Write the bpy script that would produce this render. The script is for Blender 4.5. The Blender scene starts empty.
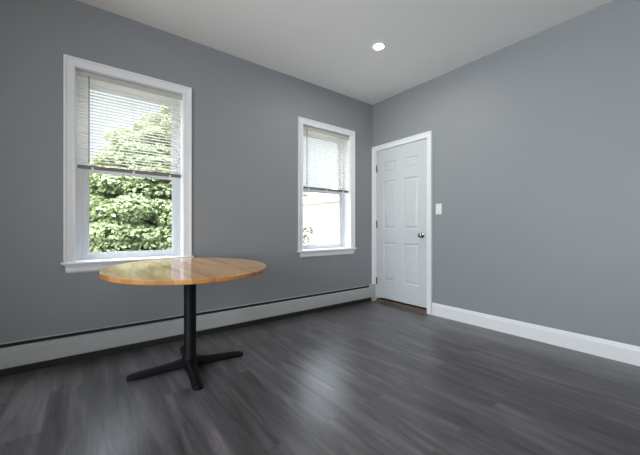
import bpy, bmesh, math, random
from mathutils import Vector, Matrix

random.seed(7)
S = bpy.context.scene
COL = S.collection
R = math.radians

# ------------------------------------------------------------------ camera
cd = bpy.data.cameras.new('camera')
cam = bpy.data.objects.new('camera', cd)
COL.objects.link(cam)
cam.location = (0, 0, 0.98)
cam.rotation_euler = (R(90), 0, R(-37.245))
cd.sensor_width = 36
cd.lens = 305.704 / 640 * 36
cd.shift_y = 1.47 / 640
cd.clip_start = 0.02
S.camera = cam

# ------------------------------------------------------------------ world
W = bpy.data.worlds.new('sky')
S.world = W
W.use_nodes = True
wn = W.node_tree.nodes
bg = wn['Background']
bg.inputs[0].default_value = (0.82, 0.90, 1.0, 1)
# overcast-bright sky: soft near the horizon, much stronger overhead
tc = wn.new('ShaderNodeTexCoord')
sx = wn.new('ShaderNodeSeparateXYZ')
wl = W.node_tree.links
wl.new(tc.outputs['Generated'], sx.inputs[0])
prev = None
for z0, z1, a, b in ((0.33, 0.50, 1.35, 5.5), (0.50, 0.95, 0.0, 12.0)):
    mr = wn.new('ShaderNodeMapRange')
    mr.interpolation_type = 'SMOOTHSTEP'
    for key, val in (('From Min', z0), ('From Max', z1), ('To Min', a), ('To Max', b)):
        mr.inputs[key].default_value = val
    wl.new(sx.outputs[2], mr.inputs['Value'])
    if prev:
        ad = wn.new('ShaderNodeMath')
        wl.new(prev.outputs[0], ad.inputs[0])
        wl.new(mr.outputs[0], ad.inputs[1])
        wl.new(ad.outputs[0], bg.inputs[1])
    prev = mr

# ------------------------------------------------------------------ sun
sd = bpy.data.lights.new('sun', 'SUN')
sd.energy = 6.0
sd.angle = R(0.6)
sd.color = (1.0, 0.95, 0.86)
sun = bpy.data.objects.new('sun', sd)
COL.objects.link(sun)
sun.rotation_euler = Vector((0.66, 0.58, -0.85)).to_track_quat('-Z', 'Y').to_euler()


# ------------------------------------------------------------------ added fill lights behind the viewpoint, no openings built for them
def area(name, loc, aim, sx, sy, power, color=(1, 1, 1)):
    d = bpy.data.lights.new(name, 'AREA')
    d.shape = 'RECTANGLE'
    d.size, d.size_y = sx, sy
    d.energy = power
    d.color = color
    o = bpy.data.objects.new(name, d)
    COL.objects.link(o)
    o.location = loc
    o.rotation_euler = (Vector(aim) - Vector(loc)).to_track_quat('-Z', 'Y').to_euler()
    return o


dl = area('fill_side', (-2.15, 0.6, 1.30), (0.2, 0.85, 1.32), 1.6, 1.5, 64, (0.88, 0.945, 1.0))
dl.data.spread = R(104)
area('fill_back', (-1.15, -2.55, 0.8), (-0.7, -1.7, 3.6), 1.6, 1.0, 96, (1.0, 0.98, 0.96))

VS = S.view_settings
VS.view_transform = 'Standard'
VS.look = 'None'
VS.exposure = 0.0
VS.gamma = 1.0
VS.use_curve_mapping = False
S.cycles.max_bounces = 16
S.cycles.diffuse_bounces = 12
S.cycles.transparent_max_bounces = 24
S.cycles.use_denoising = True
S.cycles.sample_clamp_indirect = 8


# ------------------------------------------------------------------ materials
def mat(name, color, rough=0.5, metal=0.0, spec=0.5, coat=0.0, coat_rough=0.1):
    m = bpy.data.materials.new(name)
    m.use_nodes = True
    b = m.node_tree.nodes['Principled BSDF']
    b.inputs['Base Color'].default_value = (*color, 1)
    b.inputs['Roughness'].default_value = rough
    b.inputs['Metallic'].default_value = metal
    b.inputs['Specular IOR Level'].default_value = spec
    b.inputs['Coat Weight'].default_value = coat
    b.inputs['Coat Roughness'].default_value = coat_rough
    return m


class NT:
    """small helper around a node tree"""
    def __init__(self, m):
        self.t = m.node_tree
        self.n = self.t.nodes
        self.b = self.n.get('Principled BSDF')

    def add(self, kind, **kw):
        n = self.n.new(kind)
        for k, v in kw.items():
            setattr(n, k, v)
        return n

    def link(self, a, b):
        self.t.links.new(a, b)

    def coords(self, swap=False, scale=(1, 1, 1)):
        g = self.add('ShaderNodeNewGeometry')
        v = g.outputs['Position']
        if swap:
            s = self.add('ShaderNodeSeparateXYZ')
            c = self.add('ShaderNodeCombineXYZ')
            self.link(v, s.inputs[0])
            self.link(s.outputs[1], c.inputs[0])
            self.link(s.outputs[0], c.inputs[1])
            self.link(s.outputs[2], c.inputs[2])
            v = c.outputs[0]
        if scale != (1, 1, 1):
            mp = self.add('ShaderNodeMapping')
            mp.inputs['Scale'].default_value = scale
            self.link(v, mp.inputs['Vector'])
            v = mp.outputs['Vector']
        return v

    def noise(self, vec, scale, detail=3, rough=0.5):
        n = self.add('ShaderNodeTexNoise')
        n.inputs['Scale'].default_value = scale
        n.inputs['Detail'].default_value = detail
        n.inputs['Roughness'].default_value = rough
        self.link(vec, n.inputs['Vector'])
        return n

    def ramp(self, fac, stops):
        r = self.add('ShaderNodeValToRGB')
        e = r.color_ramp.elements
        e[0].position, e[0].color = stops[0][0], (*stops[0][1], 1)
        e[1].position, e[1].color = stops[-1][0], (*stops[-1][1], 1)
        for p, c in stops[1:-1]:
            x = e.new(p)
            x.color = (*c, 1)
        self.link(fac, r.inputs['Fac'])
        return r

    def mix(self, a, b, fac=0.5, mode='MIX'):
        m = self.add('ShaderNodeMix', data_type='RGBA', blend_type=mode)
        if isinstance(fac, float):
            m.inputs['Factor'].default_value = fac
        else:
            self.link(fac, m.inputs['Factor'])
        for sock, v in ((6, a), (7, b)):
            if isinstance(v, tuple):
                m.inputs[sock].default_value = (*v, 1)
            else:
                self.link(v, m.inputs[sock])
        return m.outputs[2]

    def bump(self, h, strength=0.1, dist=0.002):
        b = self.add('ShaderNodeBump')
        b.inputs['Strength'].default_value = strength
        b.inputs['Distance'].default_value = dist
        self.link(h, b.inputs['Height'])
        self.link(b.outputs[0], self.b.inputs['Normal'])


def paint(name, color, rough, spec=0.4, bump=0.06):
    m = mat(name, color, rough, spec=spec)
    t = NT(m)
    v = t.coords()
    n = t.noise(v, 2.2, 2)
    c = t.mix(tuple(x * 0.975 for x in color), tuple(min(1, x * 1.02) for x in color), n.outputs['Fac'])
    t.link(c, t.b.inputs['Base Color'])
    t.bump(t.noise(v, 260, 2).outputs['Fac'], bump, 0.001)
    return m


M_wall = paint('grey_wall_paint', (0.290, 0.302, 0.315), 0.5, 0.35)
M_ceil = paint('white_ceiling_paint', (0.86, 0.845, 0.825), 0.9, 0.2)
M_trim = paint('white_trim_paint', (0.84, 0.85, 0.86), 0.35, 0.5, 0.02)
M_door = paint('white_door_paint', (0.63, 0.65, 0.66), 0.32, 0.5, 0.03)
M_vinyl = mat('white_vinyl', (0.74, 0.76, 0.80), 0.35)
M_heater = paint('heater_enamel', (0.49, 0.50, 0.495), 0.4, 0.5, 0.01)
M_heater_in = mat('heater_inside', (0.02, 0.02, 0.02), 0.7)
M_black = mat('black_iron', (0.004, 0.004, 0.005), 0.55, spec=0.2)
M_nickel = mat('satin_nickel', (0.33, 0.32, 0.30), 0.25, 1.0)
M_hinge = mat('hinge_metal', (0.22, 0.21, 0.20), 0.4, 1.0)
M_plate = mat('switch_plastic', (0.82, 0.82, 0.80), 0.35)
M_cord = mat('blind_cord', (0.75, 0.74, 0.70), 0.8)
M_wand = mat('blind_wand', (0.16, 0.16, 0.16), 0.2)  # clear wand coloured dark to carry its backlit look
M_rail = mat('blind_rail', (0.55, 0.53, 0.51), 0.4)
M_rail_low = mat('blind_bottom_rail', (0.20, 0.18, 0.175), 0.45)  # backlit shade of the rail painted into its colour
M_hall = mat('hall_dark', (0.05, 0.05, 0.05), 0.9)


def make_floor_mat():
    m = mat('grey_vinyl_planks', (0.1, 0.1, 0.1), 0.29, spec=0.7)
    t = NT(m)
    v = t.coords(swap=True)
    br = t.add('ShaderNodeTexBrick', offset=0.37, offset_frequency=2, squash=1.0)
    br.inputs['Color1'].default_value = (0, 0, 0, 1)
    br.inputs['Color2'].default_value = (1, 1, 1, 1)
    br.inputs['Mortar'].default_value = (0.5, 0.5, 0.5, 1)
    br.inputs['Scale'].default_value = 1.0
    br.inputs['Mortar Size'].default_value = 0.0011
    br.inputs['Mortar Smooth'].default_value = 0.2
    br.inputs['Bias'].default_value = 0.0
    br.inputs['Brick Width'].default_value = 1.22
    br.inputs['Row Height'].default_value = 0.178
    t.link(v, br.inputs['Vector'])
    # shift the grain from plank to plank
    add = t.add('ShaderNodeVectorMath', operation='MULTIPLY_ADD')
    add.inputs[1].default_value = (7.0, 5.0, 3.0)
    t.link(br.outputs['Color'], add.inputs[0])
    t.link(v, add.inputs[2])
    mp = t.add('ShaderNodeMapping')
    mp.inputs['Scale'].default_value = (1.0, 8.5, 1.0)
    t.link(add.outputs[0], mp.inputs['Vector'])
    g1 = t.noise(mp.outputs[0], 1.6, 5, 0.6)
    g1.inputs['Distortion'].default_value = 0.7
    mp2 = t.add('ShaderNodeMapping')
    mp2.inputs['Scale'].default_value = (3.0, 70.0, 1.0)
    t.link(add.outputs[0], mp2.inputs['Vector'])
    g2 = t.noise(mp2.outputs[0], 2.0, 3, 0.6)
    base = t.ramp(g1.outputs['Fac'], [(0.30, (0.052, 0.048, 0.049)), (0.5, (0.112, 0.104, 0.109)), (0.70, (0.190, 0.178, 0.185))])
    fine = t.ramp(g2.outputs['Fac'], [(0.3, (0.72, 0.72, 0.72)), (0.7, (1.15, 1.15, 1.15))])
    c = t.mix(base.outputs[0], fine.outputs[0], 0.8, 'MULTIPLY')
    tone = t.ramp(br.outputs['Color'], [(0.0, (0.80, 0.79, 0.80)), (1.0, (1.14, 1.13, 1.14))])
    c = t.mix(c, tone.outputs[0], 1.0, 'MULTIPLY')
    c = t.mix(c, (0.055, 0.053, 0.055), br.outputs['Fac'])
    t.link(c, t.b.inputs['Base Color'])
    t.b.inputs['Roughness'].default_value = 0.31
    t.bump(g2.outputs['Fac'], 0.02, 0.001)
    return m


M_floor = make_floor_mat()


def make_table_mat(edge=False):
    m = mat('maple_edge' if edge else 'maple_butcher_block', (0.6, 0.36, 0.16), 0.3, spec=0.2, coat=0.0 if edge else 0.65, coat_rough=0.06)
    t = NT(m)
    tc = t.add('ShaderNodeTexCoord')
    mp0 = t.add('ShaderNodeMapping')
    mp0.inputs['Rotation'].default_value = (0, 0, R(-95))
    t.link(tc.outputs['Object'], mp0.inputs['Vector'])
    v = mp0.outputs[0]
    br = t.add('ShaderNodeTexBrick', offset=0.43, offset_frequency=2)
    br.inputs['Color1'].default_value = (0, 0, 0, 1)
    br.inputs['Color2'].default_value = (1, 1, 1, 1)
    br.inputs['Mortar'].default_value = (0.4, 0.4, 0.4, 1)
    br.inputs['Scale'].default_value = 1.0
    br.inputs['Mortar Size'].default_value = 0.0005
    br.inputs['Brick Width'].default_value = 0.62
    br.inputs['Row Height'].default_value = 0.042
    t.link(v, br.inputs['Vector'])
    add = t.add('ShaderNodeVectorMath', operation='MULTIPLY_ADD')
    add.inputs[1].default_value = (5.0, 3.0, 2.0)
    t.link(br.outputs['Color'], add.inputs[0])
    t.link(v, add.inputs[2])
    mp = t.add('ShaderNodeMapping')
    mp.inputs['Scale'].default_value = (2.5, 40.0, 40.0)
    t.link(add.outputs[0], mp.inputs['Vector'])
    g = t.noise(mp.outputs[0], 1.5, 4, 0.6)
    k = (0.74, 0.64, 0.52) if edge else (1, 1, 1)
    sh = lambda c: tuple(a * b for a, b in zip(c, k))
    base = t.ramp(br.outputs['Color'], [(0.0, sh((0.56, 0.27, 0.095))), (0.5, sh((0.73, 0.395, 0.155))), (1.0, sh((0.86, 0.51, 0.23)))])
    fine = t.ramp(g.outputs['Fac'], [(0.3, (0.80, 0.78, 0.74)), (0.7, (1.08, 1.08, 1.08))])
    c = t.mix(base.outputs[0], fine.outputs[0], 0.8, 'MULTIPLY')
    t.link(c, t.b.inputs['Base Color'])
    return m


M_table = make_table_mat()
M_table_edge = make_table_mat(True)


def make_threshold_mat():
    m = mat('oak_saddle', (0.2, 0.1, 0.05), 0.5)
    t = NT(m)
    v = t.coords(scale=(60, 4, 60))
    g = t.noise(v, 1.5, 4)
    r = t.ramp(g.outputs['Fac'], [(0.3, (0.075, 0.048, 0.032)), (0.7, (0.15, 0.098, 0.068))])
    t.link(r.outputs[0], t.b.inputs['Base Color'])
    return m


M_thresh = make_threshold_mat()


def make_glass():
    m = bpy.data.materials.new('window_glass')
    m.use_nodes = True
    n = m.node_tree.nodes
    n.remove(n['Principled BSDF'])
    tr = n.new('ShaderNodeBsdfTransparent')
    tr.inputs[0].default_value = (0.97, 0.985, 0.98, 1)
    gl = n.new('ShaderNodeBsdfGlossy')
    gl.inputs['Roughness'].default_value = 0.01
    lw = n.new('ShaderNodeLayerWeight')      # Schlick's reflectance, the same from both faces
    lw.inputs['Blend'].default_value = 0.5
    pw = n.new('ShaderNodeMath')
    pw.operation = 'POWER'
    pw.inputs[1].default_value = 5.0
    fr = n.new('ShaderNodeMath')
    fr.operation = 'MULTIPLY_ADD'
    fr.inputs[1].default_value = 0.92
    fr.inputs[2].default_value = 0.035
    m.node_tree.links.new(lw.outputs['Facing'], pw.inputs[0])
    m.node_tree.links.new(pw.outputs[0], fr.inputs[0])
    mx = n.new('ShaderNodeMixShader')
    l = m.node_tree.links
    l.new(fr.outputs[0], mx.inputs[0])
    l.new(tr.outputs[0], mx.inputs[1])
    l.new(gl.outputs[0], mx.inputs[2])
    l.new(mx.outputs[0], n['Material Output'].inputs['Surface'])
    return m


M_glass = make_glass()


def make_thin(name, diff, trans, fac, noise=None, gloss=0.0):
    """diffuse + translucent sheet (slats, leaves)"""
    m = bpy.data.materials.new(name)
    m.use_nodes = True
    n = m.node_tree.nodes
    n.remove(n['Principled BSDF'])
    t = NT(m)
    d = n.new('ShaderNodeBsdfDiffuse')
    tl = n.new('ShaderNodeBsdfTranslucent')
    d.inputs[0].default_value = (*diff, 1)
    tl.inputs[0].default_value = (*trans, 1)
    if noise:
        v = t.coords()
        nn = t.noise(v, noise, 2)
        c = t.mix(tuple(x * 0.75 for x in diff), tuple(min(1, x * 1.3) for x in diff), nn.outputs['Fac'])
        t.link(c, d.inputs[0])
    mx = n.new('ShaderNodeMixShader')
    mx.inputs[0].default_value = fac
    t.link(d.outputs[0], mx.inputs[1])
    t.link(tl.outputs[0], mx.inputs[2])
    out = mx.outputs[0]
    if gloss:
        gl = n.new('ShaderNodeBsdfGlossy')
        gl.inputs['Roughness'].default_value = 0.45
        m2 = n.new('ShaderNodeMixShader')
        m2.inputs[0].default_value = gloss
        t.link(out, m2.inputs[1])
        t.link(gl.outputs[0], m2.inputs[2])
        out = m2.outputs[0]
    t.link(out, n['Material Output'].inputs['Surface'])
    return m


M_slat = make_thin('blind_slat', (0.86, 0.84, 0.80), (0.86, 0.82, 0.77), 0.42)
M_leaf = make_thin('leaf', (0.33, 0.385, 0.215), (0.37, 0.42, 0.21), 0.45, noise=3.0, gloss=0.05)
M_leaf2 = make_thin('shrub_leaf', (0.13, 0.15, 0.06), (0.14, 0.17, 0.05), 0.4, noise=5.0, gloss=0.05)
M_bark = mat('bark', (0.10, 0.075, 0.055), 0.9)
M_siding = mat('white_siding', (0.82, 0.81, 0.78), 0.6)
M_roof = mat('pale_shingle', (0.55, 0.54, 0.53), 0.9)
M_gutter = mat('tan_gutter', (0.46, 0.40, 0.34), 0.5)


def make_ground():
    m = mat('dry_yard', (0.25, 0.25, 0.2), 0.95)
    t = NT(m)
    n = t.noise(t.coords(), 6, 5, 0.7)
    r = t.ramp(n.outputs['Fac'], [(0.3, (0.20, 0.20, 0.15)), (0.7, (0.32, 0.31, 0.26))])
    t.link(r.outputs[0], t.b.inputs['Base Color'])
    return m


M_ground = make_ground()


def make_emit(name, color, strength):
    m = bpy.data.materials.new(name)
    m.use_nodes = True
    n = m.node_tree.nodes
    n.remove(n['Principled BSDF'])
    e = n.new('ShaderNodeEmission')
    e.inputs[0].default_value = (*color, 1)
    e.inputs[1].default_value = strength
    m.node_tree.links.new(e.outputs[0], n['Material Output'].inputs['Surface'])
    return m


M_lamp = make_emit('led_lens', (1.0, 0.96, 0.90), 500)


# ------------------------------------------------------------------ mesh helpers
def new_bm():
    return bmesh.new()


def add_box(bm, x0, x1, y0, y1, z0, z1, bevel=0.0, seg=2):
    r = bmesh.ops.create_cube(bm, size=1)
    vs = r['verts']
    for v in vs:
        v.co = Vector((x0 if v.co.x < 0 else x1, y0 if v.co.y < 0 else y1, z0 if v.co.z < 0 else z1))
    if bevel:
        es = list({e for v in vs for e in v.link_edges})
        bmesh.ops.bevel(bm, geom=es, offset=bevel, segments=seg, affect='EDGES', profile=0.5)
    return vs


def add_lathe(bm, prof, axis='Z', center=(0, 0, 0), n=32):
    """prof: list of (radius, height along the axis)"""
    rings = []
    c = Vector(center)
    for r, h in prof:
        ring = []
        for i in range(n if r > 1e-6 else 1):
            a = 2 * math.pi * i / n
            u, w = r * math.cos(a), r * math.sin(a)
            p = {'Z': (u, w, h), 'X': (h, u, w), 'Y': (w, h, u)}[axis]
            ring.append(bm.verts.new(c + Vector(p)))
        rings.append(ring)
    for a, b in zip(rings, rings[1:]):
        if len(a) == 1 and len(b) == 1:
            continue
        for i in range(n):
            j = (i + 1) % n
            if len(a) == 1:
                bm.faces.new((a[0], b[i], b[j]))
            elif len(b) == 1:
                bm.faces.new((a[i], a[j], b[0]))
            else:
                bm.faces.new((a[i], a[j], b[j], b[i]))
    for ring, flip in ((rings[0], True), (rings[-1], False)):
        if len(ring) > 2:
            bm.faces.new(ring[::-1] if flip else ring)


def add_loft(bm, secs):
    """secs: list of closed rings (same count) of points"""
    rings = [[bm.verts.new(p) for p in s] for s in secs]
    n = len(rings[0])
    for a, b in zip(rings, rings[1:]):
        for i in range(n):
            j = (i + 1) % n
            bm.faces.new((a[i], a[j], b[j], b[i]))
    bm.faces.new(rings[0][::-1])
    bm.faces.new(rings[-1])


def add_tube(bm, pts, radii, n=8):
    pts = [Vector(p) for p in pts]
    if isinstance(radii, (int, float)):
        radii = [radii] * len(pts)
    secs = []
    for i, p in enumerate(pts):
        d = (pts[min(i + 1, len(pts) - 1)] - pts[max(i - 1, 0)]).normalized()
        ref = Vector((0, 0, 1)) if abs(d.z) < 0.9 else Vector((1, 0, 0))
        u = d.cross(ref).normalized()
        w = d.cross(u).normalized()
        secs.append([p + (u * math.cos(2 * math.pi * k / n) + w * math.sin(2 * math.pi * k / n)) * radii[i] for k in range(n)])
    add_loft(bm, secs)


def obj(name, bm, m, parent=None, smooth=False, loc=None):
    bmesh.ops.recalc_face_normals(bm, faces=bm.faces[:])
    me = bpy.data.meshes.new(name)
    bm.to_mesh(me)
    bm.free()
    for mm in (m if isinstance(m, (list, tuple)) else [m]):
        me.materials.append(mm)
    if smooth:
        for p in me.polygons:
            p.use_smooth = True
    o = bpy.data.objects.new(name, me)
    COL.objects.link(o)
    if loc:
        o.location = loc
    if parent:
        o.parent = parent
        o.matrix_parent_inverse = Matrix.Translation(parent.location).inverted() if not loc else Matrix()
    return o


def smooth_by_angle(o, deg=35):
    for p in o.data.polygons:
        p.use_smooth = True
    ed = o.data
    bm = bmesh.new()
    bm.from_mesh(ed)
    for e in bm.edges:
        if len(e.link_faces) == 2 and e.calc_face_angle(0) > R(deg):
            e.smooth = False
    bm.to_mesh(ed)
    bm.free()
    return o


def empty(name, loc):
    o = bpy.data.objects.new(name, None)
    o.empty_display_size = 0.1
    COL.objects.link(o)
    o.location = loc
    return o


def tag(o, label, cat, group=None, kind=None):
    o['label'] = label
    o['category'] = cat
    if group:
        o['group'] = group
    if kind:
        o['kind'] = kind
    return o


def struct(o, label=None, cat=None):
    o['kind'] = 'structure'
    if label:
        o['label'] = label
        o['category'] = cat
    return o


# ------------------------------------------------------------------ the room shell
WY, WX, CZ = 2.935, 3.149, 2.70      # window wall, right wall, ceiling
BX, BY = -2.2, -2.6                  # the walls behind the viewpoint
TH = 0.23

WIN = [(-0.072, 0.684), (1.984, 2.728)]   # clear openings between the jambs
WZ0, WZ1 = 0.735, 2.192
JB = 0.012

bm = new_bm()
xs = [BX - TH, WIN[0][0] - JB, WIN[0][1] + JB, WIN[1][0] - JB, WIN[1][1] + JB, WX + TH]
for i in range(5):
    if i in (1, 3):
        add_box(bm, xs[i], xs[i + 1], WY, WY + TH, 0, WZ0 - 0.022)
        add_box(bm, xs[i], xs[i + 1], WY, WY + TH, WZ1 + JB, CZ)
    else:
        add_box(bm, xs[i], xs[i + 1], WY, WY + TH, 0, CZ)
struct(obj('wall_left', bm, M_wall), 'grey painted wall with two windows above a baseboard heater', 'wall')

DY0, DY1, DZ = 2.081, 2.867, 2.040        # clear door opening
bm = new_bm()
add_box(bm, WX, WX + 0.14, BY - TH, DY0 - JB, 0, CZ)
add_box(bm, WX, WX + 0.14, DY1 + JB, WY, 0, CZ)
add_box(bm, WX, WX + 0.14, DY0 - JB, DY1 + JB, DZ + JB, CZ)
struct(obj('wall_right', bm, M_wall), 'plain grey painted wall holding the white door and light switch', 'wall')

bm = new_bm()
add_box(bm, BX - TH, WX + 0.14, BY - TH, BY, 0, CZ)
struct(obj('wall_back', bm, M_wall), 'grey painted wall behind the viewpoint', 'wall')
bm = new_bm()
add_box(bm, BX - TH, BX, BY, WY, 0, CZ)
struct(obj('wall_front', bm, M_wall), 'grey painted wall to the left of the viewpoint', 'wall')
bm = new_bm()  # added box that keeps light out of the gap under the door
add_box(bm, WX + 0.14, WX + 0.9, DY0 - 0.3, DY0 - 0.25, 0, 2.3)
add_box(bm, WX + 0.14, WX + 0.9, WY + 0.25, WY + 0.3, 0, 2.3)
add_box(bm, WX + 0.9, WX + 0.95, DY0 - 0.3, WY + 0.3, 0, 2.3)
add_box(bm, WX + 0.14, WX + 0.95, DY0 - 0.3, WY + 0.3, 2.3, 2.35)
struct(obj('hall_light_block', bm, M_hall), 'dark box added beyond the closed door to block light', 'wall')

bm = new_bm()
add_box(bm, BX - TH, WX + 0.95, BY - TH, WY + TH, -0.15, 0)
struct(obj('floor', bm, M_floor), 'dark grey wood-look plank floor', 'floor')
bm = new_bm()
add_box(bm, BX - TH, WX + 0.14, BY - TH, WY + TH, CZ, CZ + 0.15)
struct(obj('ceiling', bm, M_ceil), 'flat white painted ceiling', 'ceiling')

# baseboard on the right wall, moulded cap
bm = new_bm()
prof = [(0, 0), (0.016, 0), (0.016, 0.104), (0.0145, 0.110), (0.011, 0.113), (0.011, 0.119), (0.009, 0.126), (0.005, 0.132), (0.004, 0.137), (0, 0.137)]
add_loft(bm, [[(WX - d, y, z) for d, z in prof] for y in (BY, DY0 - 0.072)])
struct(obj('baseboard_right', bm, M_trim), 'tall white moulded baseboard along the right wall', 'baseboard')


# ------------------------------------------------------------------ mitred casing
CAS = [(0.0, 0.0), (0.0, 0.011), (0.004, 0.014), (0.010, 0.014), (0.013, 0.011), (0.018, 0.011), (0.046, 0.015),
       (0.050, 0.015), (0.053, 0.020), (0.058, 0.023), (0.068, 0.023), (0.070, 0.020), (0.070, 0.0)]


def casing(bm, a0, a1, z0, z1, place, w=0.070):
    """three-sided mitred moulding round an opening; place(a, z, d) gives the point"""
    k = w / 0.070
    secs = []
    for (a, z, sa, sz) in ((a0, z0, -1, 0), (a0, z1, -1, 1), (a1, z1, 1, 1), (a1, z0, 1, 0)):
        secs.append([place(a + sa * u * k, z + sz * u * k, d) for u, d in CAS])
    add_loft(bm, secs)


def sash(bm, x0, x1, z0, z1, y0, y1, stile, bot, top):
    """one sash frame: bevelled stiles and rails round a glazing rebate"""
    add_box(bm, x0, x0 + stile, y0, y1, z0, z1, 0.003)
    add_box(bm, x1 - stile, x1, y0, y1, z0, z1, 0.003)
    add_box(bm, x0 + stile - 0.002, x1 - stile + 0.002, y0 + 0.0005, y1, z0, z0 + bot, 0.003)
    add_box(bm, x0 + stile - 0.002, x1 - stile + 0.002, y0 + 0.0005, y1, z1 - top, z1, 0.003)
    # glazing bead
    b = 0.008
    add_box(bm, x0 + stile - 0.002, x0 + stile + b, y0 + 0.008, y1 - 0.008, z0 + bot - 0.002, z1 - top + 0.002)
    add_box(bm, x1 - stile - b, x1 - stile + 0.002, y0 + 0.008, y1 - 0.008, z0 + bot - 0.002, z1 - top + 0.002)
    add_box(bm, x0 + stile, x1 - stile, y0 + 0.0085, y1 - 0.0085, z0 + bot - 0.002, z0 + bot + b)
    add_box(bm, x0 + stile, x1 - stile, y0 + 0.0085, y1 - 0.0085, z1 - top - b, z1 - top + 0.002)


def window(name, x0, x1, label, fl=0.022, fr=0.022):
    w = empty(name, ((x0 + x1) / 2, WY, WZ0))
    struct(w, label, 'window')
    bm = new_bm()
    casing(bm, x0 - 0.003, x1 + 0.003, WZ0, WZ1 + 0.003, lambda a, z, d: Vector((a, WY - d, z)), 0.066)
    obj('casing', bm, M_trim, w)
    # stool with rounded nose and horns
    bm = new_bm()
    xa, xb = x0 - 0.083, x1 + 0.083
    prof = [(WY + 0.0, 0.713), (WY - 0.030, 0.713), (WY - 0.037, 0.717), (WY - 0.040, 0.724), (WY - 0.037, 0.731), (WY - 0.030, 0.735), (WY + 0.0, 0.735)]
    add_loft(bm, [[(x, y, z) for y, z in prof] for x in (xa, xb)])
    add_box(bm, x0 - JB, x1 + JB, WY, WY + TH + 0.02, 0.713, 0.735)
    obj('sill', bm, M_trim, w)
    bm = new_bm()
    prof = [(0, 0.713), (0.024, 0.713), (0.024, 0.704), (0.019, 0.700), (0.017, 0.690), (0.017, 0.664), (0.011, 0.655), (0.006, 0.650), (0, 0.650)]
    secs = []
    for x, s in ((xa + 0.020, 1), (xb - 0.020, -1)):
        secs.append([(x + s * (0.024 - d) * 0.8, WY - d, z) for d, z in prof])
    add_loft(bm, secs)
    obj('apron', bm, M_trim, w)
    # jamb lining
    bm = new_bm()
    add_box(bm, x0 - JB, x0, WY, WY + TH, WZ0, WZ1 + JB)
    add_box(bm, x1, x1 + JB, WY, WY + TH, WZ0, WZ1 + JB)
    add_box(bm, x0, x1, WY, WY + TH, WZ1, WZ1 + JB)
    obj('jamb', bm, M_trim, w)
    # vinyl frame with its stops
    bm = new_bm()
    f = 0.022
    yd = WY + 0.028
    add_box(bm, x0, x0 + fl, yd + 0.085, yd + 0.180, WZ0, WZ1, 0.002)
    add_box(bm, x1 - fr, x1, yd + 0.085, yd + 0.180, WZ0, WZ1, 0.002)
    add_box(bm, x0 + fl, x1 - fr, yd + 0.085, yd + 0.180, WZ1 - f, WZ1, 0.002)
    add_box(bm, x0 + fl, x1 - fr, yd + 0.095, yd + 0.180, WZ0, WZ0 + 0.012)
    obj('frame', bm, M_vinyl, w)
    # sashes and panes
    xa, xb = x0 + fl, x1 - fr
    bm = new_bm()
    sash(bm, xa, xb, WZ0 + 0.010, 1.475, yd + 0.100, yd + 0.132, 0.040, 0.036, 0.034)
    lo = obj('lower_sash', bm, M_vinyl, w)
    bm = new_bm()
    add_box(bm, xa + 0.036, xb - 0.036, yd + 0.114, yd + 0.118, WZ0 + 0.040, 1.446)
    p = obj('pane', bm, M_glass, lo)
    bm = new_bm()
    sash(bm, xa, xb, 1.440, WZ1 - f, yd + 0.136, yd + 0.168, 0.040, 0.034, 0.036)
    up = obj('upper_sash', bm, M_vinyl, w)
    bm = new_bm()
    add_box(bm, xa + 0.036, xb - 0.036, yd + 0.150, yd + 0.154, 1.470, WZ1 - f - 0.032)
    p = obj('pane', bm, M_glass, up)
    # lock on the meeting rail
    bm = new_bm()
    xc = (x0 + x1) / 2
    add_box(bm, xc - 0.03, xc + 0.03, yd + 0.104, yd + 0.126, 1.475, 1.484, 0.002)
    add_lathe(bm, [(0.010, 1.484), (0.010, 1.492), (0.0, 1.494)], 'Z', (xc, yd + 0.115, 0), 14)
    add_box(bm, xc - 0.004, xc + 0.030, yd + 0.098, yd + 0.110, 1.486, 1.492, 0.002)
    obj('sash_lock', bm, M_vinyl, w)
    return w


window('window_1', *WIN[0], 'white double-hung window nearest the round table, green tree outside', 0.036, 0.014)
window('window_2', *WIN[1], 'white double-hung window near the corner door, pale wall outside')


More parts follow.
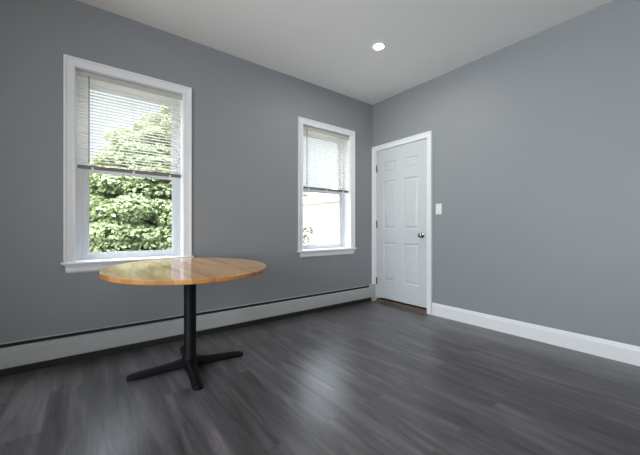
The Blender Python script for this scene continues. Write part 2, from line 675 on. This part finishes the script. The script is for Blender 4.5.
# ------------------------------------------------------------------ blinds
def blind(x0, x1, label, wand_dx, zbot):
    xa, xb = x0 + 0.006, x1 - 0.006
    yc = WY + 0.038
    ztop = WZ1 - 0.006
    b = empty('venetian_blind', ((xa + xb) / 2, yc, ztop))
    tag(b, label, 'window blind', 'venetian blinds in the windows')
    bm = new_bm()      # open steel channel
    add_box(bm, xa, xb, yc - 0.016, yc + 0.016, ztop - 0.034, ztop, 0.003)
    add_box(bm, xa - 0.002, xa + 0.016, yc - 0.018, yc + 0.018, ztop - 0.036, ztop + 0.002, 0.002)
    add_box(bm, xb - 0.016, xb + 0.002, yc - 0.018, yc + 0.018, ztop - 0.036, ztop + 0.002, 0.002)
    obj('headrail', bm, M_rail, b)
    zb = zbot
    z_hi = ztop - 0.045
    n = int((z_hi - (zb + 0.028)) / 0.0240)
    bm = new_bm()
    for i in range(n + 1):
        z = z_hi - i * (z_hi - zb - 0.030) / n
        tilt = R(-9)
        pts = []
        for s in (-1, -0.5, 0, 0.5, 1):      # crowned slat
            y = s * 0.0125
            pts.append((y * math.cos(tilt), 0.0018 * (1 - s * s) + y * math.sin(tilt)))
        ring = [(y, h) for y, h in pts] + [(y, h - 0.0006) for y, h in reversed(pts)]
        add_loft(bm, [[(x, yc + y, z + h) for y, h in ring] for x in (xa + 0.004, xb - 0.004)])
    obj('slats', bm, M_slat, b)
    bm = new_bm()
    add_box(bm, xa + 0.003, xb - 0.003, yc - 0.013, yc + 0.013, zb - 0.012, zb + 0.016, 0.004)
    obj('bottom_rail', bm, M_rail_low, b)
    lad = (0.13, 0.5, 0.87)
    for k in lad:
        bm = new_bm()
        x = xa + k * (xb - xa)
        for dy in (-0.0135, 0.0135):
            add_tube(bm, [(x, yc + dy, z_hi + 0.012), (x, yc + dy, zb + 0.010)], 0.0007, 5)
        obj('ladder_cord', bm, M_cord, b)
    for k in lad:
        bm = new_bm()
        x = xa + k * (xb - xa)
        add_box(bm, x - 0.008, x + 0.008, yc - 0.0145, yc + 0.006, zb - 0.015, zb + 0.004, 0.002)
        obj('rail_button', bm, M_plate, b)
    bm = new_bm()
    x = xa + wand_dx
    add_tube(bm, [(x, yc - 0.020, ztop - 0.030), (x, yc - 0.024, ztop - 0.040), (x, yc - 0.024, zb + 0.06)], 0.0038, 6)
    add_lathe(bm, [(0.003, zb + 0.035), (0.0055, zb + 0.04), (0.0055, zb + 0.06), (0.003, zb + 0.07)], 'Z', (x, yc - 0.024, 0), 8)
    obj('tilt_wand', bm, M_wand, b)
    return b


blind(*WIN[0], 'half-lowered white slatted blind in the window behind the table', 0.075, 1.455)
blind(*WIN[1], 'half-lowered white slatted blind in the window nearest the door', 0.060, 1.465)

# ------------------------------------------------------------------ door
d = empty('door_1', (WX, (DY0 + DY1) / 2, 0))
struct(d, 'closed white six-panel door in the room corner', 'door')
bm = new_bm()
casing(bm, DY0 - 0.003, DY1 + 0.0, 0.0, DZ + 0.003, lambda a, z, dd: Vector((WX - dd, a, z)), 0.0655)
obj('casing', bm, M_trim, d)
bm = new_bm()
add_box(bm, WX, WX + 0.14, DY0 - JB, DY0, 0, DZ + JB)
add_box(bm, WX, WX + 0.14, DY1, DY1 + JB, 0, DZ + JB)
add_box(bm, WX, WX + 0.14, DY0, DY1, DZ, DZ + JB)
# stops
add_box(bm, WX + 0.050, WX + 0.085, DY0, DY0 + 0.011, 0.0, DZ)
add_box(bm, WX + 0.050, WX + 0.085, DY1 - 0.011, DY1, 0.0, DZ)
add_box(bm, WX + 0.050, WX + 0.085, DY0 + 0.011, DY1 - 0.011, DZ - 0.011, DZ)
obj('jamb', bm, M_trim, d)

# six-panel slab: front face gridded, panels recessed then raised
SY0, SY1, SZ0, SZ1 = DY0 + 0.003, DY1 - 0.003, 0.056, DZ - 0.003
FX = WX + 0.006
ys = [SY0, SY0 + 0.118, SY0 + 0.333, SY1 - 0.333, SY1 - 0.118, SY1]
zs = [SZ0, 0.292, 0.800, 0.978, 1.620, 1.728, 1.872, SZ1]
bm = new_bm()
cache = {}


def gv(y, z, x):
    k = (round(y, 5), round(z, 5), round(x, 5))
    if k not in cache:
        cache[k] = bm.verts.new((x, y, z))
    return cache[k]


def quad(y0, y1, z0, z1, x):
    bm.faces.new((gv(y0, z0, x), gv(y1, z0, x), gv(y1, z1, x), gv(y0, z1, x)))


for i in range(5):
    for j in range(7):
        if i in (1, 3) and j in (1, 3, 5):
            rings = [(0.0, 0.0), (0.009, 0.009), (0.014, 0.010), (0.019, 0.010), (0.040, 0.002)]
            y0, y1, z0, z1 = ys[i], ys[i + 1], zs[j], zs[j + 1]
            prev = None
            for o, dep in rings:
                cur = [gv(y0 + o, z0 + o, FX + dep), gv(y1 - o, z0 + o, FX + dep), gv(y1 - o, z1 - o, FX + dep), gv(y0 + o, z1 - o, FX + dep)]
                if prev:
                    for q in range(4):
                        bm.faces.new((prev[q], prev[(q + 1) % 4], cur[(q + 1) % 4], cur[q]))
                prev = cur
            bm.faces.new(prev)
        else:
            quad(ys[i], ys[i + 1], zs[j], zs[j + 1], FX)
BXD = FX + 0.035
quad(SY0, SY1, SZ0, SZ1, BXD)
for j in range(7):
    for y in (SY0, SY1):
        bm.faces.new((gv(y, zs[j], FX), gv(y, zs[j + 1], FX), bm.verts.new((BXD, y, zs[j + 1])), bm.verts.new((BXD, y, zs[j]))))
for i in range(5):
    for z in (SZ0, SZ1):
        bm.faces.new((gv(ys[i], z, FX), gv(ys[i + 1], z, FX), bm.verts.new((BXD, ys[i + 1], z)), bm.verts.new((BXD, ys[i], z))))
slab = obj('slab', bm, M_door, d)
bm = new_bm()
KY, KZ = 2.150, 0.905
add_lathe(bm, [(0.0, 0.004), (0.031, 0.0), (0.033, -0.004), (0.030, -0.009), (0.014, -0.012), (0.012, -0.026), (0.016, -0.032),
               (0.024, -0.037), (0.0275, -0.046), (0.026, -0.055), (0.019, -0.061), (0.0, -0.063)], 'X', (FX, KY, KZ), 28)
k = obj('knob', bm, M_nickel, d, smooth=True)
k['label'] = 'round satin metal door knob'
for z in (1.80, 1.045, 0.272):
    bm = new_bm()
    add_lathe(bm, [(0.0, -0.050), (0.004, -0.049), (0.0065, -0.045), (0.0065, 0.045), (0.004, 0.049), (0.0, 0.050)], 'Z', (WX - 0.001, DY1 - 0.002, z), 12)
    add_box(bm, WX + 0.0005, WX + 0.004, DY1 - 0.018, DY1 - 0.003, z - 0.045, z + 0.045)
    h = obj('hinge', bm, M_hinge, d)
    h['label'] = 'dull metal hinge'
bm = new_bm()
prof = [(WX - 0.012, 0.0), (WX - 0.008, 0.010), (WX + 0.012, 0.028), (WX + 0.030, 0.030), (WX + 0.110, 0.030), (WX + 0.140, 0.012), (WX + 0.140, 0.0)]
add_loft(bm, [[(x, y, z) for x, z in prof] for y in (DY0 + 0.0005, DY1 - 0.0005)])
t = obj('threshold', bm, M_thresh, d)
t['label'] = 'worn brown wooden threshold'

# ------------------------------------------------------------------ baseboard heater
HX0, HX1 = -2.15, 3.128
h = empty('baseboard_heater', ((HX0 + HX1) / 2, WY, 0))
tag(h, 'long low off-white baseboard heater along the window wall', 'heater')
Y = lambda dd: WY - dd
bm = new_bm()     # back plate with a narrow folded lip
prof = [(0.0, 0.020), (0.003, 0.020), (0.003, 0.206), (0.012, 0.205), (0.013, 0.208), (0.004, 0.211), (0.0, 0.211)]
add_loft(bm, [[(x, Y(dd), z) for dd, z in prof] for x in (HX0, HX1)])
obj('back_plate', bm, M_heater, h)
bm = new_bm()     # front cover with rolled top and bottom lips
prof = [(0.040, 0.190), (0.060, 0.189), (0.067, 0.184), (0.0668, 0.173), (0.0668, 0.168), (0.070, 0.1665), (0.070, 0.066), (0.066, 0.056), (0.052, 0.052),
        (0.052, 0.054), (0.064, 0.059), (0.067, 0.068), (0.067, 0.165), (0.0640, 0.168), (0.0638, 0.173), (0.062, 0.180), (0.059, 0.185), (0.040, 0.187)]
add_loft(bm, [[(x, Y(dd), z) for dd, z in prof] for x in (HX0, HX1 - 0.05)])
obj('front_cover', bm, M_heater, h)
bm = new_bm()     # dark finned pipe inside
add_tube(bm, [(HX0 + 0.02, Y(0.032), 0.11), (HX1 - 0.02, Y(0.032), 0.11)], 0.011, 10)
x = HX0 + 0.1
while x < HX1 - 0.15:
    add_box(bm, x, x + 0.004, Y(0.057), Y(0.008), 0.075, 0.145)
    x += 0.02
obj('fin_tube', bm, M_heater_in, h)
bm = new_bm()     # black inner flap, plus strips painting the shade in slot and floor gap
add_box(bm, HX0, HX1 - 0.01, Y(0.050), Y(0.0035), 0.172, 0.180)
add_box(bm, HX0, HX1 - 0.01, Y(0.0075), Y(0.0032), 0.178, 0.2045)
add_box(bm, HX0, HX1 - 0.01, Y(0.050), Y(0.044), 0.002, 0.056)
obj('damper_and_shade', bm, M_heater_in, h)
bm = new_bm()
add_box(bm, HX1 - 0.055, HX1, Y(0.073), Y(0.0), 0.0, 0.226, 0.005)
obj('end_cap', bm, M_heater, h)

# ------------------------------------------------------------------ light switch
s = empty('light_switch', (WX, 1.931, 1.205))
tag(s, 'white wall switch plate just right of the door', 'switch')
bm = new_bm()
add_box(bm, WX - 0.006, WX, 1.931 - 0.036, 1.931 + 0.036, 1.205 - 0.060, 1.205 + 0.060, 0.003)
obj('plate', bm, M_plate, s)
bm = new_bm()
add_loft(bm, [[(WX - 0.006, 1.931 + a, 1.205 + b) for a, b in ((-0.006, -0.013), (0.006, -0.013), (0.006, 0.013), (-0.006, 0.013))],
              [(WX - 0.017, 1.931 + a, 1.205 + b) for a, b in ((-0.004, 0.002), (0.004, 0.002), (0.004, 0.011), (-0.004, 0.011))]])
obj('toggle', bm, M_plate, s)
for dz in (-0.042, 0.042):
    bm = new_bm()
    add_lathe(bm, [(0.0035, 0.0), (0.0035, -0.0015), (0.0, -0.002)], 'X', (WX - 0.006, 1.931, 1.205 + dz), 10)
    obj('screw', bm, M_nickel, s)

# ------------------------------------------------------------------ recessed ceiling light
LX, LY = 2.180, 1.955
l = empty('ceiling_light', (LX, LY, CZ))
tag(l, 'small round lit recessed light in the white ceiling', 'ceiling light')
bm = new_bm()
n = 40
prof = [(0.042, -0.0055), (0.046, -0.009), (0.058, -0.007), (0.066, -0.003), (0.068, 0.0)]
rings = []
for r, z in prof:
    rings.append([bm.verts.new((LX + r * math.cos(2 * math.pi * i / n), LY + r * math.sin(2 * math.pi * i / n), CZ + z)) for i in range(n)])
for a, b in zip(rings, rings[1:]):
    for i in range(n):
        bm.faces.new((a[i], a[(i + 1) % n], b[(i + 1) % n], b[i]))
obj('trim_ring', bm, M_trim, l, smooth=True)
bm = new_bm()
add_lathe(bm, [(0.0, -0.0075), (0.025, -0.007), (0.0425, -0.005), (0.0425, -0.001)], 'Z', (LX, LY, CZ), 40)
obj('lens', bm, M_lamp, l, smooth=True)

# ------------------------------------------------------------------ pedestal table
TX, TY, TZ, TR = 0.583, 2.300, 0.716, 0.5285
t = empty('pedestal_table', (TX, TY, 0))
tag(t, 'round table with wooden top on a black cross-foot pedestal', 'table')
TT = 0.028
bm = new_bm()
add_lathe(bm, [(TR - 0.004, -TT), (TR - 0.001, -TT + 0.002), (TR, -TT + 0.005), (TR, -0.005), (TR - 0.0012, -0.0018), (TR - 0.004, 0.0), (0.0, 0.0)], 'Z', (0, 0, 0), 128)
for f in bm.faces:
    c = f.calc_center_median()
    if c.z < -0.003:
        f.material_index = 1
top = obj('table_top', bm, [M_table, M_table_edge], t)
top.location = (0, -0.018, TZ)
top.rotation_euler = (R(1.67), R(0.09), 0)
top.matrix_parent_inverse = Matrix()
smooth_by_angle(top, 12)
bm = new_bm()      # four-armed mounting plate under the top
for a in range(4):
    ang = a * math.pi / 2 + R(38)
    dx, dy = math.cos(ang), math.sin(ang)
    px, py = -dy, dx
    secs = []
    for r, wdt, hh in ((0.0, 0.030, 0.030), (0.06, 0.026, 0.026), (0.20, 0.018, 0.012), (0.24, 0.014, 0.010)):
        secs.append([(dx * r + px * wdt * sgn, dy * r + py * wdt * sgn, z) for sgn, z in ((-1, 0), (1, 0), (0.8, -hh), (-0.8, -hh))])
    add_loft(bm, secs)
mp_ = obj('mounting_plate', bm, M_black, top)
mp_.location = (0, 0, -TT)
mp_.matrix_parent_inverse = Matrix()
bm = new_bm()
add_lathe(bm, [(0.0, 0.045), (0.052, 0.045), (0.052, 0.060), (0.047, 0.075), (0.0405, 0.085), (0.0405, TZ - TT - 0.040), (0.050, TZ - TT - 0.032), (0.050, TZ - TT - 0.024), (0.0, TZ - TT - 0.024)], 'Z', (TX, TY, 0), 32)
smooth_by_angle(obj('column', bm, M_black, t))
for a in range(4):
    bm = new_bm()
    ang = a * math.pi / 2 + R(-5.5 - 1.5 * (a % 2))
    dx, dy = math.cos(ang), math.sin(ang)
    px, py = -dy, dx
    secs = []
    for r, wdt, z0, z1 in ((0.0, 0.044, 0.016, 0.068), (0.05, 0.042, 0.014, 0.064), (0.10, 0.035, 0.010, 0.054), (0.20, 0.032, 0.006, 0.044),
                           (0.31, 0.031, 0.002, 0.036), (0.345, 0.030, 0.0, 0.033), (0.368, 0.026, 0.0, 0.028), (0.379, 0.017, 0.001, 0.022), (0.383, 0.008, 0.003, 0.014)):
        prof = [(-1.0, z0), (-1.0, z0 + (z1 - z0) * 0.55), (-0.75, z0 + (z1 - z0) * 0.88), (-0.35, z1), (0.35, z1), (0.75, z0 + (z1 - z0) * 0.88), (1.0, z0 + (z1 - z0) * 0.55), (1.0, z0)]
        secs.append([(TX + dx * r + px * wdt * u, TY + dy * r + py * wdt * u, z) for u, z in prof])
    add_loft(bm, secs)
    smooth_by_angle(obj('leg', bm, M_black, t), 50)

# ------------------------------------------------------------------ outdoors
GZ = -1.1
bm = new_bm()
add_box(bm, -30, 45, WY + TH, 60, GZ - 0.2, GZ)
struct(obj('ground', bm, M_ground), 'dry yard ground outside the windows', 'ground')


def leaf(vl, fl, p, nrm, size, roll):
    """a lobed, folded leaf: six vertices round a mid-rib"""
    n = nrm.normalized()
    ref = Vector((0, 0, 1)) if abs(n.z) < 0.95 else Vector((1, 0, 0))
    u = n.cross(ref).normalized()
    w = n.cross(u)
    a, b = u * math.cos(roll) + w * math.sin(roll), w * math.cos(roll) - u * math.sin(roll)
    k = len(vl)
    for x, y, z in ((-0.5, 0, 0), (-0.12, 0.36, 0.12), (0.22, 0.30, 0.10), (0.55, 0, -0.08), (0.22, -0.30, 0.10), (-0.12, -0.36, 0.12)):
        vl.append(p + a * (x * size) + b * (y * size) + n * (z * size))
    fl.append((k, k + 3, k + 2, k + 1))
    fl.append((k, k + 5, k + 4, k + 3))


def grow(name, label, base, lobes, density, size, m, trunk_r, trunk_top, rnd, flat=0.5):
    """a tree: trunk with a branch into every bough, leaves massed on flattened boughs"""
    o = empty(name, base)
    tag(o, label, 'tree')
    bm = new_bm()
    b = Vector(base)
    tt = Vector(trunk_top)
    add_tube(bm, [b, b.lerp(tt, 0.4) + Vector((0.03, 0.02, 0)), tt], [trunk_r, trunk_r * 0.75, trunk_r * 0.4], 10)
    for c, r in lobes:
        c = Vector(c)
        f = min(0.95, max(0.25, (c.z - b.z) / (tt.z - b.z) - 0.15))
        q = b.lerp(tt, f)
        add_tube(bm, [q, q.lerp(c, 0.5) + Vector((0, 0, 0.06)), c], [trunk_r * 0.3, trunk_r * 0.16, trunk_r * 0.05], 5)
    obj('trunk', bm, M_bark, o)
    vl, fl = [], []
    for c, r in lobes:
        c = Vector(c)
        for _ in range(int(density * r * r)):
            d0 = Vector((rnd.gauss(0, 1), rnd.gauss(0, 1), rnd.gauss(0, 1))).normalized()
            if d0.z < -0.35 and rnd.random() < 0.6:
                d0.z = -d0.z
            q = rnd.uniform(0.80, 1.06)
            p = c + Vector((d0.x * r * q, d0.y * r * q, d0.z * r * q * flat))
            nn = Vector((d0.x * 0.6, d0.y * 0.6, d0.z * 0.6 + 0.55)) + Vector((rnd.gauss(0, 0.33), rnd.gauss(0, 0.33), rnd.gauss(0, 0.25)))
            leaf(vl, fl, p, nn, size * rnd.uniform(0.65, 1.25), rnd.uniform(0, 6.28))
    me = bpy.data.meshes.new('foliage')
    me.from_pydata(vl, [], fl)
    me.materials.append(m)
    f = bpy.data.objects.new('foliage', me)
    COL.objects.link(f)
    f.parent = o
    f.matrix_parent_inverse = Matrix.Translation(o.location).inverted()
    return o


rnd = random.Random(3)
# the big tree filling the first window: layered crown about six metres off
PR = [(-0.9, 2.3), (-0.4, 2.8), (0.3, 3.05), (1.0, 3.1), (2.0, 2.85), (3.0, 2.15), (3.6, 1.65), (4.2, 0.95), (4.6, 0.3)]
lobes = []
z = -0.9
while z < 4.55:
    for (z0, r0), (z1, r1) in zip(PR, PR[1:]):
        if z0 <= z <= z1:
            rz = r0 + (r1 - r0) * (z - z0) / (z1 - z0)
    for frac, step in ((1.0, 0.62), (0.55, 1.2)):
        rr = max(0.1, rz * frac - 0.25)
        k = max(3, int(6.283 * rr / step))
        ph = rnd.uniform(0, 6.283)
        for i in range(k):
            a = ph + 6.283 * (i + rnd.uniform(-0.3, 0.3)) / k
            r2 = rr * rnd.uniform(0.9, 1.05)
            lobes.append(((2.45 + r2 * math.cos(a), 10.5 + r2 * 0.8 * math.sin(a), z + rnd.uniform(-0.14, 0.14)), rnd.uniform(0.36, 0.60)))
    z += 0.36
grow('broadleaf_tree', 'large sunlit green tree outside the window behind the table', (2.45, 10.5, GZ), lobes, 1900, 0.098, M_leaf, 0.22, (2.45, 10.5, 3.9), rnd)
# loose branchy young tree at the edge of the second window
lobes = [((4.80, 6.9, 0.90), 0.17), ((4.68, 6.9, 0.66), 0.17), ((4.66, 6.85, 1.86), 0.13), ((4.25, 6.9, 1.25), 0.32)]
grow('young_tree', 'small leafy sapling seen at the left edge of the window near the door', (4.35, 6.9, GZ), lobes, 3600, 0.07, M_leaf2, 0.03, (4.35, 6.9, 2.3), rnd, 0.9)

# pale neighbouring house beyond the second window
NX, NZ = 8.6, 2.18
hs = empty('neighbour_house', (NX, 14, GZ))
tag(hs, 'pale sided building seen through the window near the door', 'house')
bm = new_bm()
z = GZ
add_box(bm, NX + 0.02, NX + 7, 8.5, 24, GZ, NZ)
while z < NZ - 0.05:      # lapped clapboards
    add_loft(bm, [[(NX + 0.02, y, z), (NX - 0.006, y, z), (NX + 0.006, y, min(z + 0.115, NZ)), (NX + 0.02, y, min(z + 0.115, NZ))] for y in (8.5, 24)])
    z += 0.115
obj('siding', bm, M_siding, hs)
bm = new_bm()
add_loft(bm, [[(NX - 0.04, y, NZ + 0.02), (NX - 0.04, y, NZ + 0.12), (NX + 3.5, y, NZ + 1.3), (NX + 7.3, y, NZ + 0.12), (NX + 7.3, y, NZ + 0.02), (NX + 3.5, y, NZ + 1.2)] for y in (8.2, 24.3)])
obj('roof', bm, M_roof, hs)
bm = new_bm()
add_loft(bm, [[(NX - 0.04, y, NZ - 0.02), (NX - 0.11, y, NZ + 0.0), (NX - 0.12, y, NZ + 0.09), (NX - 0.04, y, NZ + 0.09)] for y in (8.2, 24.3)])
add_box(bm, NX - 0.04, NX - 0.005, 8.2, 24.3, NZ - 0.02, NZ + 0.02)
obj('gutter', bm, M_gutter, hs)
